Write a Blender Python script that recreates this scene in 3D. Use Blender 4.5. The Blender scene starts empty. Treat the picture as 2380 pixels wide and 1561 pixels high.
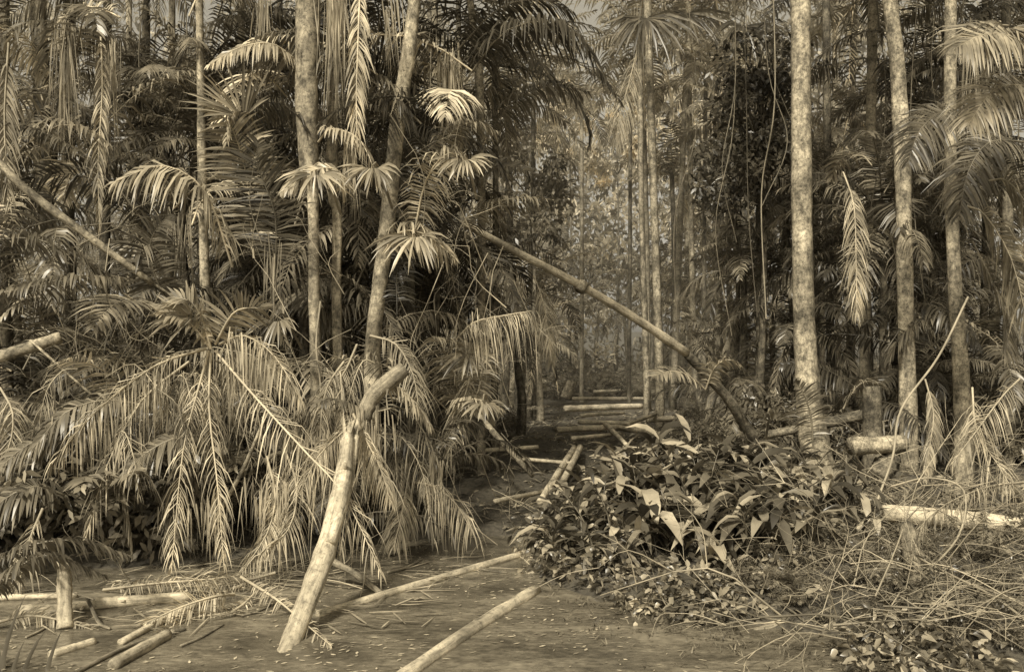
import bpy, math, random
import numpy as np
from mathutils import Matrix, Vector
random.seed(7); R=np.random.default_rng(11)
sc=bpy.context.scene
H=2.0; F=2061.0
def S(a,b,d):            # survey: sight-line bearings + distance -> world metres
    return np.array([(a-1190)/F*d, d, H-(b-820)/F*d])
def nrm(a): return a/np.maximum(np.linalg.norm(a,axis=-1,keepdims=True),1e-9)
TINT=(1.0,0.88,0.65)

# ---------------------------------------------------------------- materials
def newmat(name):
    m=bpy.data.materials.new(name); m.use_nodes=True
    nt=m.node_tree; nt.nodes.clear()
    return m,nt,nt.nodes.new,nt.links.new
def tinted(nt,val):
    N=nt.nodes.new; c=N('ShaderNodeVectorMath'); c.operation='SCALE'
    c.inputs[0].default_value=TINT; nt.links.new(val,c.inputs['Scale']); return c.outputs[0]
def math_(nt,op,a,b):
    n=nt.nodes.new('ShaderNodeMath'); n.operation=op
    for i,x in enumerate((a,b)):
        if isinstance(x,(int,float)): n.inputs[i].default_value=x
        else: nt.links.new(x,n.inputs[i])
    return n.outputs[0]
def noise(nt,co,scale,detail=4,rough=.6):
    n=nt.nodes.new('ShaderNodeTexNoise'); n.inputs['Scale'].default_value=scale
    n.inputs['Detail'].default_value=detail; n.inputs['Roughness'].default_value=rough
    nt.links.new(co,n.inputs['Vector']); return n.outputs[0]
def ramp(nt,fac,stops):
    n=nt.nodes.new('ShaderNodeValToRGB'); e=n.color_ramp.elements
    while len(e)<len(stops): e.new(.5)
    for i,(p,v) in enumerate(stops): e[i].position=p; e[i].color=(v,v,v,1)
    nt.links.new(fac,n.inputs[0]); return n.outputs[0]
def leafmat(name,base,rough=.42,trans=.3,spec=.5):
    m,nt,N,L=newmat(name)
    at=N('ShaderNodeAttribute'); at.attribute_name='tone'
    tc=N('ShaderNodeTexCoord')
    nz=noise(nt,tc.outputs['Object'],3.0,3)
    v=math_(nt,'MULTIPLY',at.outputs['Fac'],base)
    v=math_(nt,'MULTIPLY',v,ramp(nt,nz,[(.25,.5),(.75,1.5)]))
    col=tinted(nt,v)
    p=N('ShaderNodeBsdfPrincipled'); L(col,p.inputs['Base Color']); p.inputs['Roughness'].default_value=rough
    p.inputs['Specular IOR Level'].default_value=spec
    t=N('ShaderNodeBsdfTranslucent'); L(col,t.inputs['Color'])
    mx=N('ShaderNodeMixShader'); mx.inputs[0].default_value=trans
    L(p.outputs[0],mx.inputs[1]); L(t.outputs[0],mx.inputs[2])
    o=N('ShaderNodeOutputMaterial'); L(mx.outputs[0],o.inputs[0]); return m
def barkmat(name,lo,mid,hi,streak=False,bump=.5):
    m,nt,N,L=newmat(name)
    at=N('ShaderNodeAttribute'); at.attribute_name='tc'
    mp=N('ShaderNodeMapping'); L(at.outputs['Vector'],mp.inputs['Vector'])
    mp.inputs['Scale'].default_value=(1,1,.10) if streak else (1,1,.55)
    a=noise(nt,mp.outputs[0],22 if streak else 7,8,.82)
    b=noise(nt,at.outputs['Vector'],1.8,5,.7)
    c=noise(nt,at.outputs['Vector'],24,6,.8)
    v=ramp(nt,a,[(.38,lo),(.49,mid),(.62,hi)])
    v=math_(nt,'MULTIPLY',v,ramp(nt,b,[(.34,.45),(.66,1.4)]))
    v=math_(nt,'MULTIPLY',v,ramp(nt,c,[(.36,.5),(.5,1.05)] if streak else [(.38,.4),(.52,1.1)]))
    if not streak:
        w=N('ShaderNodeTexWave'); w.wave_type='BANDS'; w.bands_direction='Z'; w.inputs['Scale'].default_value=1.5
        w.inputs['Distortion'].default_value=9; w.inputs['Detail'].default_value=4; w.inputs['Detail Scale'].default_value=2.5
        L(at.outputs['Vector'],w.inputs['Vector'])
        v=math_(nt,'MULTIPLY',v,ramp(nt,w.outputs['Fac'],[(.03,.75),(.25,1.0)]))
    p=N('ShaderNodeBsdfPrincipled'); L(tinted(nt,v),p.inputs['Base Color']); p.inputs['Roughness'].default_value=.8
    p.inputs['Specular IOR Level'].default_value=.25
    bp=N('ShaderNodeBump'); bp.inputs['Strength'].default_value=bump; bp.inputs['Distance'].default_value=.02
    L(a,bp.inputs['Height']); L(bp.outputs[0],p.inputs['Normal'])
    o=N('ShaderNodeOutputMaterial'); L(p.outputs[0],o.inputs[0]); return m
M_leaf=leafmat('palm_leaf',.17,.36)
M_far=leafmat('far_leaf_hazed',.31,.6,.4,.3)  # paler than near leaves: distance haze and sunlight put into the colour
M_broad=leafmat('broad_leaf',.16,.34,.2,.5)
M_dry=leafmat('dry_frond',.30,.6,.2,.3)
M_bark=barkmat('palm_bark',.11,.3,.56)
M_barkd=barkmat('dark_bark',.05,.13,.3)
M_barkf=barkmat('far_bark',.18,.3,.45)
M_wood=barkmat('bare_log_wood',.28,.52,.7,True,.7)
M_woodd=barkmat('weathered_wood',.09,.2,.4,True,.6)
def groundmat():
    m,nt,N,L=newmat('forest_floor_mud')
    tc=N('ShaderNodeTexCoord'); co=tc.outputs['Object']
    a=noise(nt,co,1.3,6,.65); b=noise(nt,co,14,6,.7)
    v=math_(nt,'MULTIPLY',ramp(nt,a,[(.3,.05),(.7,.13)]),ramp(nt,b,[(.3,.35),(.7,1.7)]))
    p=N('ShaderNodeBsdfPrincipled'); L(tinted(nt,v),p.inputs['Base Color']); p.inputs['Roughness'].default_value=.85
    bp=N('ShaderNodeBump'); bp.inputs['Strength'].default_value=.9; bp.inputs['Distance'].default_value=.06
    L(b,bp.inputs['Height']); L(bp.outputs[0],p.inputs['Normal'])
    o=N('ShaderNodeOutputMaterial'); L(p.outputs[0],o.inputs[0]); return m
def watermat():
    m,nt,N,L=newmat('muddy_water')
    tc=N('ShaderNodeTexCoord'); co=tc.outputs['Object']
    mp=N('ShaderNodeMapping'); mp.inputs['Rotation'].default_value=(0,0,.5); mp.inputs['Scale'].default_value=(.8,1.8,1); L(co,mp.inputs[0])
    a=noise(nt,mp.outputs[0],1.4,10,.76); b=noise(nt,mp.outputs[0],15,6,.75)
    v=math_(nt,'MULTIPLY',ramp(nt,a,[(.38,.06),(.5,.13),(.62,.23)]),ramp(nt,b,[(.35,.5),(.65,1.45)]))
    p=N('ShaderNodeBsdfPrincipled'); L(tinted(nt,v),p.inputs['Base Color'])
    L(ramp(nt,a,[(.42,.04),(.62,.4)]),p.inputs['Roughness'])
    p.inputs['Specular IOR Level'].default_value=.7
    bp=N('ShaderNodeBump'); bp.inputs['Strength'].default_value=.18; bp.inputs['Distance'].default_value=.01
    L(b,bp.inputs['Height']); L(bp.outputs[0],p.inputs['Normal'])
    o=N('ShaderNodeOutputMaterial'); L(p.outputs[0],o.inputs[0]); return m
M_ground=groundmat(); M_water=watermat()

# ---------------------------------------------------------------- mesh accumulation
class Acc:
    def __init__(s): s.v=[];s.f=[];s.t=[];s.c=[];s.n=0
    def add(s,v,f,t,c=None,M=None):
        if M is not None: v=v@M[:3,:3].T+M[:3,3]
        s.v.append(v); s.f.append(f+s.n); s.n+=len(v)
        s.t.append(np.broadcast_to(np.asarray(t,float),(len(v),)) )
        s.c.append(c if c is not None else v)
    def data(s): return np.vstack(s.v),np.vstack(s.f),np.concatenate(s.t),np.vstack(s.c)
    def mesh(s,name,mat,smooth=False):
        v,f,t,c=s.data(); me=bpy.data.meshes.new(name)
        me.vertices.add(len(v)); me.vertices.foreach_set('co',v.astype(np.float32).ravel())
        me.loops.add(len(f)*4); me.loops.foreach_set('vertex_index',f.astype(np.int32).ravel())
        me.polygons.add(len(f)); me.polygons.foreach_set('loop_start',np.arange(len(f),dtype=np.int32)*4)
        me.polygons.foreach_set('loop_total',np.full(len(f),4,np.int32))
        if smooth: me.polygons.foreach_set('use_smooth',np.ones(len(f),bool))
        me.update(calc_edges=True)
        a=me.attributes.new('tone','FLOAT','POINT'); a.data.foreach_set('value',t.astype(np.float32))
        a=me.attributes.new('tc','FLOAT_VECTOR','POINT'); a.data.foreach_set('vector',c.astype(np.float32).ravel())
        me.materials.append(mat); return me
def obj(name,me,parent=None,loc=None,rz=0,sc_=1,rot=None):
    o=bpy.data.objects.new(name,me); sc.collection.objects.link(o)
    if parent: o.parent=parent
    if loc is not None: o.location=loc
    o.rotation_euler=rot if rot else (0,0,rz); o.scale=(sc_,)*3; return o
def empty(name,loc=(0,0,0)):
    o=bpy.data.objects.new(name,None); o.location=loc; o.empty_display_size=.3; sc.collection.objects.link(o); return o

def smooth_path(pts,n=16):
    p=np.asarray(pts,float); 
    if len(p)==2: 
        t=np.linspace(0,1,n)[:,None]; return p[0]*(1-t)+p[1]*t
    q=np.vstack([2*p[0]-p[1],p,2*p[-1]-p[-2]]); out=[]
    m=len(p)-1; k=max(3,n//m)
    for i in range(m):
        a,b,c,d=q[i:i+4]
        for t in np.linspace(0,1,k,endpoint=False):
            out.append(.5*((2*b)+(-a+c)*t+(2*a-5*b+4*c-d)*t*t+(-a+3*b-3*c+d)*t**3))
    out.append(p[-1]); return np.array(out)
def tube(acc,path,rad,sides=8,tone=1.,caps=True,bump=0.0,M=None):
    p=np.asarray(path,float); n=len(p)
    r=np.interp(np.linspace(0,1,n),np.linspace(0,1,len(rad)),rad) if np.ndim(rad) else np.full(n,rad)
    T=nrm(np.gradient(p,axis=0)); ref=np.array([0,0,1.]) if abs(T[0,2])<.8 else np.array([0,1.,0])
    A=nrm(np.cross(T,ref)); B=np.cross(T,A)
    if bump>0: r=r*(1+R.normal(0,bump,n))
    s=np.concatenate([[0],np.cumsum(np.linalg.norm(np.diff(p,axis=0),axis=1))])
    if caps:
        p=np.vstack([p[:1],p,p[-1:]]);A=np.vstack([A[:1],A,A[-1:]]);B=np.vstack([B[:1],B,B[-1:]])
        r=np.concatenate([[r[0]*.02],r,[r[-1]*.02]]);s=np.concatenate([[s[0]],s,[s[-1]]]);n+=2
    th=np.linspace(0,2*np.pi,sides,endpoint=False)
    rr=np.ones((n,sides)) if bump==0 else 1+R.normal(0,bump*.6,(1,sides))+R.normal(0,bump*.4,(n,sides))
    v=p[:,None]+(A[:,None]*np.cos(th)[None,:,None]+B[:,None]*np.sin(th)[None,:,None])*(r[:,None]*rr)[:,:,None]
    ph=R.uniform(0,40)
    c=np.stack([np.cos(th)[None]*r[:,None]+ph,np.sin(th)[None]*r[:,None],np.repeat(s[:,None],sides,1)+ph],-1)
    i=np.arange(n-1)[:,None]*sides; j=np.arange(sides)[None]; j2=(j+1)%sides
    f=np.stack([i+j,i+j2,i+sides+j2,i+sides+j],-1).reshape(-1,4)
    acc.add(v.reshape(-1,3),f,tone,c.reshape(-1,3),M)
def leafs(acc,P,D,W,L,w,droop,prof,fold=0.,tone=1.,M=None):
    n=len(P);K=len(prof)-1; D=nrm(D); L=np.broadcast_to(L,(n,)); w=np.broadcast_to(w,(n,)); droop=np.broadcast_to(droop,(n,))
    g=np.array([0,0,-1.]); cur=P; pts=[P]
    for k in range(K):
        dk=nrm(D+droop[:,None]*((k+.5)/K)*2*g); cur=cur+dk*(L/K)[:,None]; pts.append(cur)
    W=nrm(W-(W*D).sum(1,keepdims=True)*D); Nn=np.cross(D,W)
    rows=[]
    for k,pt in enumerate(pts):
        h=(w*prof[k]/2)[:,None]
        if fold: rows.append(np.stack([pt-W*h+Nn*h*fold,pt,pt+W*h+Nn*h*fold],1))
        else: rows.append(np.stack([pt-W*h,pt+W*h],1))
    m=3 if fold else 2
    v=np.stack(rows,1).reshape(-1,3)
    st=(K+1)*m; base=np.arange(n)[:,None,None]*st+np.arange(K)[None,:,None]*m+np.arange(m-1)[None,None,:]
    f=np.stack([base,base+1,base+m+1,base+m],-1).reshape(-1,4)
    t=np.repeat(np.broadcast_to(tone,(n,)),st)
    acc.add(v,f,t,None,M)
def frond(acc,path,n=44,L=.5,w=.035,droop=.6,roll=0.,up=(0,0,1),tone=1.,fwd=(15,50),vee=.25,ragged=.06,start=.12,rad=.014,twist=.35,seg=3,M=None,rt=1.5,lvar=.12):
    p=np.asarray(path,float); s=np.concatenate([[0],np.cumsum(np.linalg.norm(np.diff(p,axis=0),axis=1))]); s/=s[-1]
    t=np.linspace(start,1,n); u=(t-start)/(1-start)
    P=np.stack([np.interp(t,s,p[:,k]) for k in range(3)],1)
    T0=nrm(np.gradient(p,axis=0)); T=nrm(np.stack([np.interp(t,s,T0[:,k]) for k in range(3)],1))
    U=np.broadcast_to(np.array(up,float),T.shape); Sd=nrm(np.cross(T,U)+1e-4); Nn=nrm(np.cross(Sd,T))
    c,si=math.cos(roll),math.sin(roll); Sd,Nn=Sd*c+Nn*si,Nn*c-Sd*si
    a=np.radians(fwd[0]+(fwd[1]-fwd[0])*u**1.5)
    Lp=L*np.maximum(.28,np.sin(np.pi*(.14+.82*u))**.7)
    for sg in (1,-1):
        k=R.random(n)>ragged
        aa=a+R.normal(0,.09,n)
        D=sg*Sd*np.cos(aa)[:,None]+T*np.sin(aa)[:,None]+Nn*(vee+R.normal(0,.08,n))[:,None]
        W=T+Nn*R.normal(0,twist,n)[:,None]
        tn=tone*R.uniform(.55,1.45,n)
        leafs(acc,P[k],D[k],W[k],(Lp*R.normal(1,lvar,n))[k],w*R.uniform(.75,1.2,n)[k],(droop*R.uniform(.7,1.35,n))[k],
              [.45,1,.75,.06] if seg==3 else [.6,1,.08],0,tn[k],M)
    tube(acc,p[::2] if len(p)>10 else p,[rad,rad*.25],4,tone*rt,False,0,M)
def arc(e0,e1,Ln,az=0,n=12,org=(0,0,0),pw=1.3):
    e=np.radians(e0+(e1-e0)*np.linspace(0,1,n)**pw); st=Ln/(n-1)
    x=np.concatenate([[0],np.cumsum(np.cos(e[:-1])*st)]); z=np.concatenate([[0],np.cumsum(np.sin(e[:-1])*st)])
    return np.stack([x*math.cos(az),x*math.sin(az),z],1)+np.array(org)

# ---------------------------------------------------------------- ground & water
def yb(x): return np.interp(x,[-30,-6,-3.5,-2,-.9,.15,.3,.9,2.2,4,9,30],[7.6,7.8,8.3,8.9,9.6,9.7,7.6,7.0,6.3,5.2,3.4,2.8])
def gz(x,y):
    d=y-yb(x)
    b=np.clip(d*.28,-.45,.16)
    n=.05*np.sin(x*2.3+y*1.1)+.04*np.sin(x*1.1-y*2.9+1)+.03*np.sin(x*5.1+y*4.3)+.05*np.sin(x*.6+y*.45)
    m=.12*np.exp(-(((x-2.6)/1.9)**2+((y-10)/2.6)**2))
    far=np.clip((np.hypot(x,y)-60)/200,0,1)*8
    return b+np.where(d>0,n*np.clip(d,0,1),0)+m*np.clip(d,0,1)+far
gx=np.sinh(np.linspace(-4.2,4.2,261))*9; gy=np.sinh(np.linspace(-4.2,4.2,301))*9+8
X,Y=np.meshgrid(gx,gy); Z=gz(X,Y)
a=Acc(); nx=len(gx); ny=len(gy)
i=np.arange(ny-1)[:,None]*nx+np.arange(nx-1)[None]
a.add(np.stack([X,Y,Z],-1).reshape(-1,3),np.stack([i,i+1,i+nx+1,i+nx],-1).reshape(-1,4),1.)
obj('ground',a.mesh('ground',M_ground,True))
a=Acc(); a.add(np.array([[-30,-8,0],[30,-8,0],[30,11,0],[-30,11,0.]]),np.array([[0,1,2,3]]),1.)
obj('water',a.mesh('water',M_water))

# ---------------------------------------------------------------- crown templates
def make_crown(seed,nf,Ln,dead=2,lean=0,tone=1.,seg=2,nl=40,L=.55,w=.04):
    global R
    R=np.random.default_rng(seed); a=Acc()
    for k in range(nf):
        az=k*2.4+R.normal(0,.2); q=k/nf
        e0=82-95*q+R.normal(0,6); l=Ln*R.uniform(.8,1.1)
        frond(a,arc(e0,e0-R.uniform(60,110),l,az,pw=1.4),nl,L*R.uniform(.85,1.1),w,R.uniform(.35,1.1),R.normal(0,.3),tone=tone*R.uniform(.5,1.5),rad=.022,seg=seg,start=.1)
    for k in range(dead):
        az=R.uniform(0,6.28); frond(a,arc(-30,-88,Ln*.9,az,pw=.4),nl,L*.8,w*.6,1.6,R.normal(0,.3),up=(math.cos(az),math.sin(az),.2),tone=tone*1.8,rad=.02,seg=seg,ragged=.3)
    return a
crownsN=[make_crown(100+i,15,2.5,2).mesh('palm_crown',M_leaf) for i in range(6)]
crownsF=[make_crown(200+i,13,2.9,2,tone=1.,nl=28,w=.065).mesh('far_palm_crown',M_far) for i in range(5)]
R=np.random.default_rng(5)
def palm(pts,rads,matT,crown=None,cs=1.,sides=12,bump=.035,n=40,name='palm_tree',top=None):
    """pts: world trunk polyline from base upward"""
    e=empty(name,tuple(pts[0])); a=Acc(); tube(a,smooth_path(pts,n),rads,sides,1.,True,bump)
    o=obj('trunk',a.mesh('trunk',matT,True),e); o.location=-Vector(pts[0])
    if crown:
        p=Vector(pts[-1])-Vector(pts[0])
        obj('crown',crown,e,p,random.uniform(0,6.28),cs)
    return e
def survey_palm(pix,d,wpx,mat,extra=4.,crown=None,cs=1.,d2=None,**k):
    """pix list top->base of visible trunk"""
    pts=[S(x,y,d) for x,y in pix][::-1]
    b=pts[0].copy(); b[2]=min(b[2],float(gz(b[0],b[1])))-.15; 
    if pts[0][2]-b[2]>.05: pts=[b]+pts
    t=nrm(pts[-1]-pts[-2]); t=t if t[2]>.5 else np.array([0,0,1.])
    pts.append(pts[-1]+t*extra)
    r=[w/F*d/2 for w in wpx[::-1]]; r=[r[0]]+r+[r[-1]*.8] if len(r)==len(pts)-2 else r+[r[-1]*.85]
    return palm(pts,r,mat,crown,cs,**k)
cN=lambda: random.choice(crownsN)
cF=lambda: random.choice(crownsF)
# named trunks
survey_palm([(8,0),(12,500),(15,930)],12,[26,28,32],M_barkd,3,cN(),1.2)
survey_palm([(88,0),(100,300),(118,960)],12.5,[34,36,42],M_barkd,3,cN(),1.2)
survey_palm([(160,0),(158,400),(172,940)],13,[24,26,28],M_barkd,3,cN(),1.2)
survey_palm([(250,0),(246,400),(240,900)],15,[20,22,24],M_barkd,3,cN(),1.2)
survey_palm([(463,0),(467,200),(470,420),(482,900)],10.5,[17,19,21,26],M_bark,3,cN(),1.1)
survey_palm([(716,0),(712,200),(718,380),(727,450),(730,700),(737,1030)],9.5,[56,54,48,27,25,30],M_bark,4,cN(),1.2)
survey_palm([(775,0),(772,420),(783,500),(782,700),(790,1000)],9.9,[28,26,22,22,26],M_bark,3,cN(),1.1)
survey_palm([(968,-40),(950,120),(925,280),(898,540),(880,680),(866,830)],10,[30,33,36,35,34,38],M_bark,4,cN(),1.2)
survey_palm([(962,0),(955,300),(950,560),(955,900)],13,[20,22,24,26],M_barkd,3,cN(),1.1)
survey_palm([(1092,0),(1104,90),(1112,150),(1118,400),(1118,900)],13.5,[16,17,20,18,20],M_bark,2,cN(),1)
survey_palm([(1150,180),(1152,500),(1150,880)],15,[13,14,15],M_barkd,0.2,cN(),1)
survey_palm([(1860,0),(1862,300),(1866,650),(1874,850),(1885,980),(1912,1125)],12.6,[45,46,48,52,62,78],M_bark,4,cN(),1.3,sides=18)
survey_palm([(2068,0),(2085,150),(2098,400),(2104,700),(2112,1020)],13.5,[34,35,37,38,42],M_bark,4,cN(),1.3)
survey_palm([(2210,0),(2208,300),(2216,600),(2232,850),(2240,1010)],12.5,[27,28,31,36,44],M_bark,4,cN(),1.2)
survey_palm([(2028,60),(2024,300),(2018,520),(2010,870)],17,[22,22,22,24],M_barkf,1,cN(),1.1)
survey_palm([(1920,0),(1925,500),(1932,880)],20,[17,18,20],M_barkd,3,cN(),1.2)
survey_palm([(2340,200),(2345,900)],15,[22,26],M_barkd,3,cN(),1.2)
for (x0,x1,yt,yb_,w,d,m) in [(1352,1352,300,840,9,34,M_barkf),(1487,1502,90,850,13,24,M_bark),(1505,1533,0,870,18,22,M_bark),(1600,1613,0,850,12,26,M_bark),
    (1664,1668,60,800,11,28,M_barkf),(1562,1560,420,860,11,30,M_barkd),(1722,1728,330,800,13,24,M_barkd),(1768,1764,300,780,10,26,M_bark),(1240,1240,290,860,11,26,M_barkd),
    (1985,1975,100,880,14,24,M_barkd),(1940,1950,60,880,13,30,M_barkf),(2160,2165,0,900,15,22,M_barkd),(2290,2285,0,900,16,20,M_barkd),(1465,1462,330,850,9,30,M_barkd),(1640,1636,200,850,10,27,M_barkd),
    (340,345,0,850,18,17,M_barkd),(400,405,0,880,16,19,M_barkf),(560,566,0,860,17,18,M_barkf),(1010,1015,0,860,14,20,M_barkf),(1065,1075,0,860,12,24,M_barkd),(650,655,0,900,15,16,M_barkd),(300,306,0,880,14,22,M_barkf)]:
    survey_palm([(x0,yt),((x0+x1)/2+random.uniform(-6,6),(yt+yb_)/2),(x1,yb_)],d,[w,w,w*1.15],m,random.uniform(0,1.5) if yt>0 else random.uniform(.5,4),cF() if d>23 else cN(),random.uniform(.8,1.15),sides=8,n=20)

# distant palms
for k in range(46):
    y=R.uniform(26,58); b=R.uniform(-.62,.62); x=b*y+R.normal(0,.5)
    px=1190+b*F
    if 1180<px<1650: continue
    h=R.uniform(5,12)*(y/45)**.3
    ln=R.normal(0,.7)
    palm([np.array([x,y,float(gz(x,y))-.1]),np.array([x+ln*.4,y,h*.5]),np.array([x+ln,y,h])],[.16,.13,.1],M_barkf,cF(),R.uniform(.8,1.3),6,0.02,12)
# palms closing the end of the trail and the canopy edge
for (px,py,y,s) in [(1180,560,26,.9),(1250,680,28,.9),(1330,720,38,.8),(1400,680,44,.9),(1450,730,40,.8),(1520,660,36,.8),(1600,700,32,.9),(1660,600,32,1),(1720,660,28,.8),(1290,600,42,.8),
     (1590,480,38,.9),(1680,440,36,1),(1610,230,36,.9),(1490,100,27,1.1),(1600,40,29,1.1),(1690,170,32,1.1),(1220,330,30,.9),(1180,240,24,.9),(1900,380,26,1),(1980,260,24,1),
     (2080,330,20,1),(2160,200,19,1),(2270,330,18,1),(2300,120,16,.9),(1900,620,22,.8),(2010,600,20,.8),(2150,560,18,.8),(1250,800,24,.6),(1620,790,24,.6),(1700,780,21,.6),(1190,790,19,.6)]:
    t=S(px,py,y); b=np.array([t[0]+R.normal(0,.3),y,float(gz(t[0],y))-.1])
    palm([b,(b+t)/2+R.normal(0,.1,3),t],[.12,.1,.08],M_barkd if R.random()<.5 else M_barkf,cF() if y>23 else cN(),s,7,.02,12)
# mid under-canopy palms on both sides
for k in range(60):
    if k<42: x=R.uniform(-9.5,-.9); y=R.uniform(11.5,19)
    else: x=R.uniform(5.0,11.5); y=R.uniform(14.5,22)
    if x>-1.6 and x<0 and y>15: continue
    h=R.uniform(.5,6.0)
    palm([np.array([x,y,float(gz(x,y))-.1]),np.array([x+R.normal(0,.1),y,h*.5]),np.array([x+R.normal(0,.2),y,h])],[.08,.07,.06],M_barkd,cN(),R.uniform(.65,1.0),7,0.02,12)

# ---------------------------------------------------------------- background forest mass
a=Acc()
def cloud(a,c,rx,rz,n,ls,tone,ry=None):
    ry=ry or rx
    q=nrm(R.normal(0,1,(n,3)))*(R.random((n,1))**.45); P=q*np.array([rx,ry,rz])+np.array(c)
    D=nrm(R.normal(0,1,(n,3))+np.array([0,0,-.3])); W=R.normal(0,1,(n,3))
    leafs(a,P,D,W,ls*R.uniform(.6,1.3,n),ls*.42*R.uniform(.7,1.2,n),.4,[.3,1,.1],0,tone*R.uniform(.6,1.4,n))
def topz(px):
    t=28+4*math.sin(px*.011)+4*math.sin(px*.031+2)
    if 1280<px<1470 : t=min(t,19+abs(px-1370)*.03)
    if 1780<px<1850 : t=21
    if 1570<px<1640 : t=22
    return t
for k in range(1000):
    y=R.uniform(44,76); b=R.uniform(-.72,.72); x=b*y
    px=1190+b*F
    z=R.uniform(0,1)**.85*topz(px)*y/60
    lit=1.5 if (1180<px<1660 and z>3) else 1.  # centre foliage brightened, sunlit look painted into the leaf tone
    cloud(a,(x,y,z),R.uniform(1.2,3),R.uniform(.7,1.8),100,.5,lit*R.choice([.4,.8,1.3,1.6]))
for k in range(60):   # lower trees beyond the clearing
    y=R.uniform(36,46); px=R.uniform(1130,1750); x=(px-1190)/F*y; z=R.uniform(.3,6)
    cloud(a,(x,y,z),R.uniform(.6,1.4),R.uniform(.4,.9),120,.26,R.choice([.4,.7,1.2,1.6]))
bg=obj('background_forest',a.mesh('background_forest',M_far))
# broadleaf trees
def broadtree(px,py0,py1,half,d,tone,n=26,ls=.17,mat=None,base_py=850):
    e=empty('broadleaf_tree'); tb=Acc(); cr=Acc()
    b=S(px,base_py,d); b[2]=float(gz(b[0],b[1]))-.1; e.location=b
    t=S(px,py0,d); path=smooth_path([b,(b+t)/2+np.array([.15,0,0]),t],14); tube(tb,path,[.1,.05,.02],7)
    for k in range(n):
        c=S(px+R.uniform(-half,half),R.uniform(py0,py1),d+R.uniform(-1.3,1.3))
        j=np.argmin(np.abs(path[:,2]-(c[2]-.6))); tube(tb,smooth_path([path[j],(path[j]+c)/2+np.array([0,0,.15]),c],6),[.03,.008],4)
        cloud(cr,c,R.uniform(.3,.6),R.uniform(.2,.4),130,ls,tone*R.uniform(.5,1.5))
    for nm,ac,mt in (('trunk',tb,M_barkd),('crown',cr,mat or M_broad)):
        o=obj(nm,ac.mesh(nm,mt),e); o.location=-e.location
broadtree(1760,90,480,85,18,.6,40,.15)
broadtree(1700,330,480,60,20,.6,14)
broadtree(1230,330,560,70,24,.9,18,.2,M_leaf)
broadtree(1430,200,430,70,40,1.8,20,.26,M_far)  # raised tone paints this crown and the next as sunlit
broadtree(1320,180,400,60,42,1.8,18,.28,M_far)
broadtree(600,60,300,60,20,.8,16)
broadtree(2180,300,640,70,22,.7,22)

# ---------------------------------------------------------------- undergrowth instanced
def tmpl(kind,seed):
    global R
    R=np.random.default_rng(seed); a=Acc()
    if kind=='fern':
        for k in range(12):
            e0=R.uniform(35,80); frond(a,arc(e0,e0-R.uniform(60,100),R.uniform(.6,1.25),k*2.4),22,.22,.03,.5,R.normal(0,.3),tone=R.uniform(.6,1.4),rad=.007,seg=2)
    if kind=='leafy':
        for s in range(7):
            x,y=R.normal(0,.25,2); h=R.uniform(.4,1.1); pth=smooth_path([(x,y,0),(x*1.4,y*1.4,h*.6),(x*1.9,y*1.9,h)],8); tube(a,pth,[.01,.004],4,.8,False)
            n=22; idx=R.uniform(.2,1,n)*7; P=np.stack([np.interp(idx,np.arange(len(pth)),pth[:,k]) for k in range(3)],1)
            az=R.uniform(0,6.28,n); D=np.stack([np.cos(az),np.sin(az),R.uniform(.0,.8,n)],1); W=np.stack([-np.sin(az),np.cos(az),R.normal(0,.3,n)],1)
            leafs(a,P,D,W,R.uniform(.12,.26,n),R.uniform(.04,.07,n),.6,[.15,1,.9,.05],.3,R.uniform(.5,1.6,n))
    if kind=='small':
        for s in range(9):
            c=R.normal(0,.3,3); c[2]=abs(c[2])+.1; cloud(a,c,.28,.22,90,.1,R.uniform(.5,1.5))
    return a
T_f=[tmpl('fern',300+i).mesh('fern_mesh',M_leaf) for i in range(4)]
T_l=[tmpl('leafy',320+i).mesh('leafy_mesh',M_broad) for i in range(4)]
T_s=[tmpl('small',340+i).mesh('shrub_mesh',M_broad) for i in range(3)]
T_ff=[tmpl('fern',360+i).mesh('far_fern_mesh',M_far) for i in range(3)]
R=np.random.default_rng(77)
ug=empty('undergrowth')
def pathx(y): return np.interp(y,[9,12.5,20,31,60],[.2,.6,1.9,3.4,6])
def ztop(x,y):   # height of the low growth on the right bank
    px=1190+x/y*F
    return H-(np.interp(px,[1200,1270,1400,1540,1700,1830,1960,2100,2400],[1230,1200,1080,1010,1030,1040,1090,1130,1150])-820)/F*y
for k in range(1800):
    y=R.uniform(7,52)**1.0 if k%3 else R.uniform(7,20); b=R.uniform(-.64,.64); x=b*y
    if y<yb(x)+.25: continue
    hw=(.9+.055*y) if y<34 else .3
    if y>8.5 and abs(x-pathx(y))<hw: continue
    s=R.uniform(.7,1.3)*(1+max(0,y-20)*.025)
    z=float(gz(x,y))
    if x>.1 and y<15:
        if R.random()<.3: continue
        s=min(s,(float(ztop(x,y))-z)/1.0)
        if s<.12: continue
        if y<9.5: s=min(s,.42)
    if x<-.3 and y<14: s*=1.15
    if abs(x-pathx(y))<hw+1.5 and y<34: s*=.65
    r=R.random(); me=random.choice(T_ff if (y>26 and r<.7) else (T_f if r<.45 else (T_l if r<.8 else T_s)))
    obj('clump',me,ug,(x,y,z-.05),R.uniform(0,6.28),s)
for k in range(120):   # small growth in the twiggy corner
    px=R.uniform(1700,2420); y=R.uniform(5.7,9.5); x=(px-1190)/F*y
    if y<yb(x)+.1: continue
    obj('clump',random.choice(T_f+T_l+T_s),ug,(x,y,float(gz(x,y))-.03),R.uniform(0,6.28),R.uniform(.14,.32))
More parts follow.
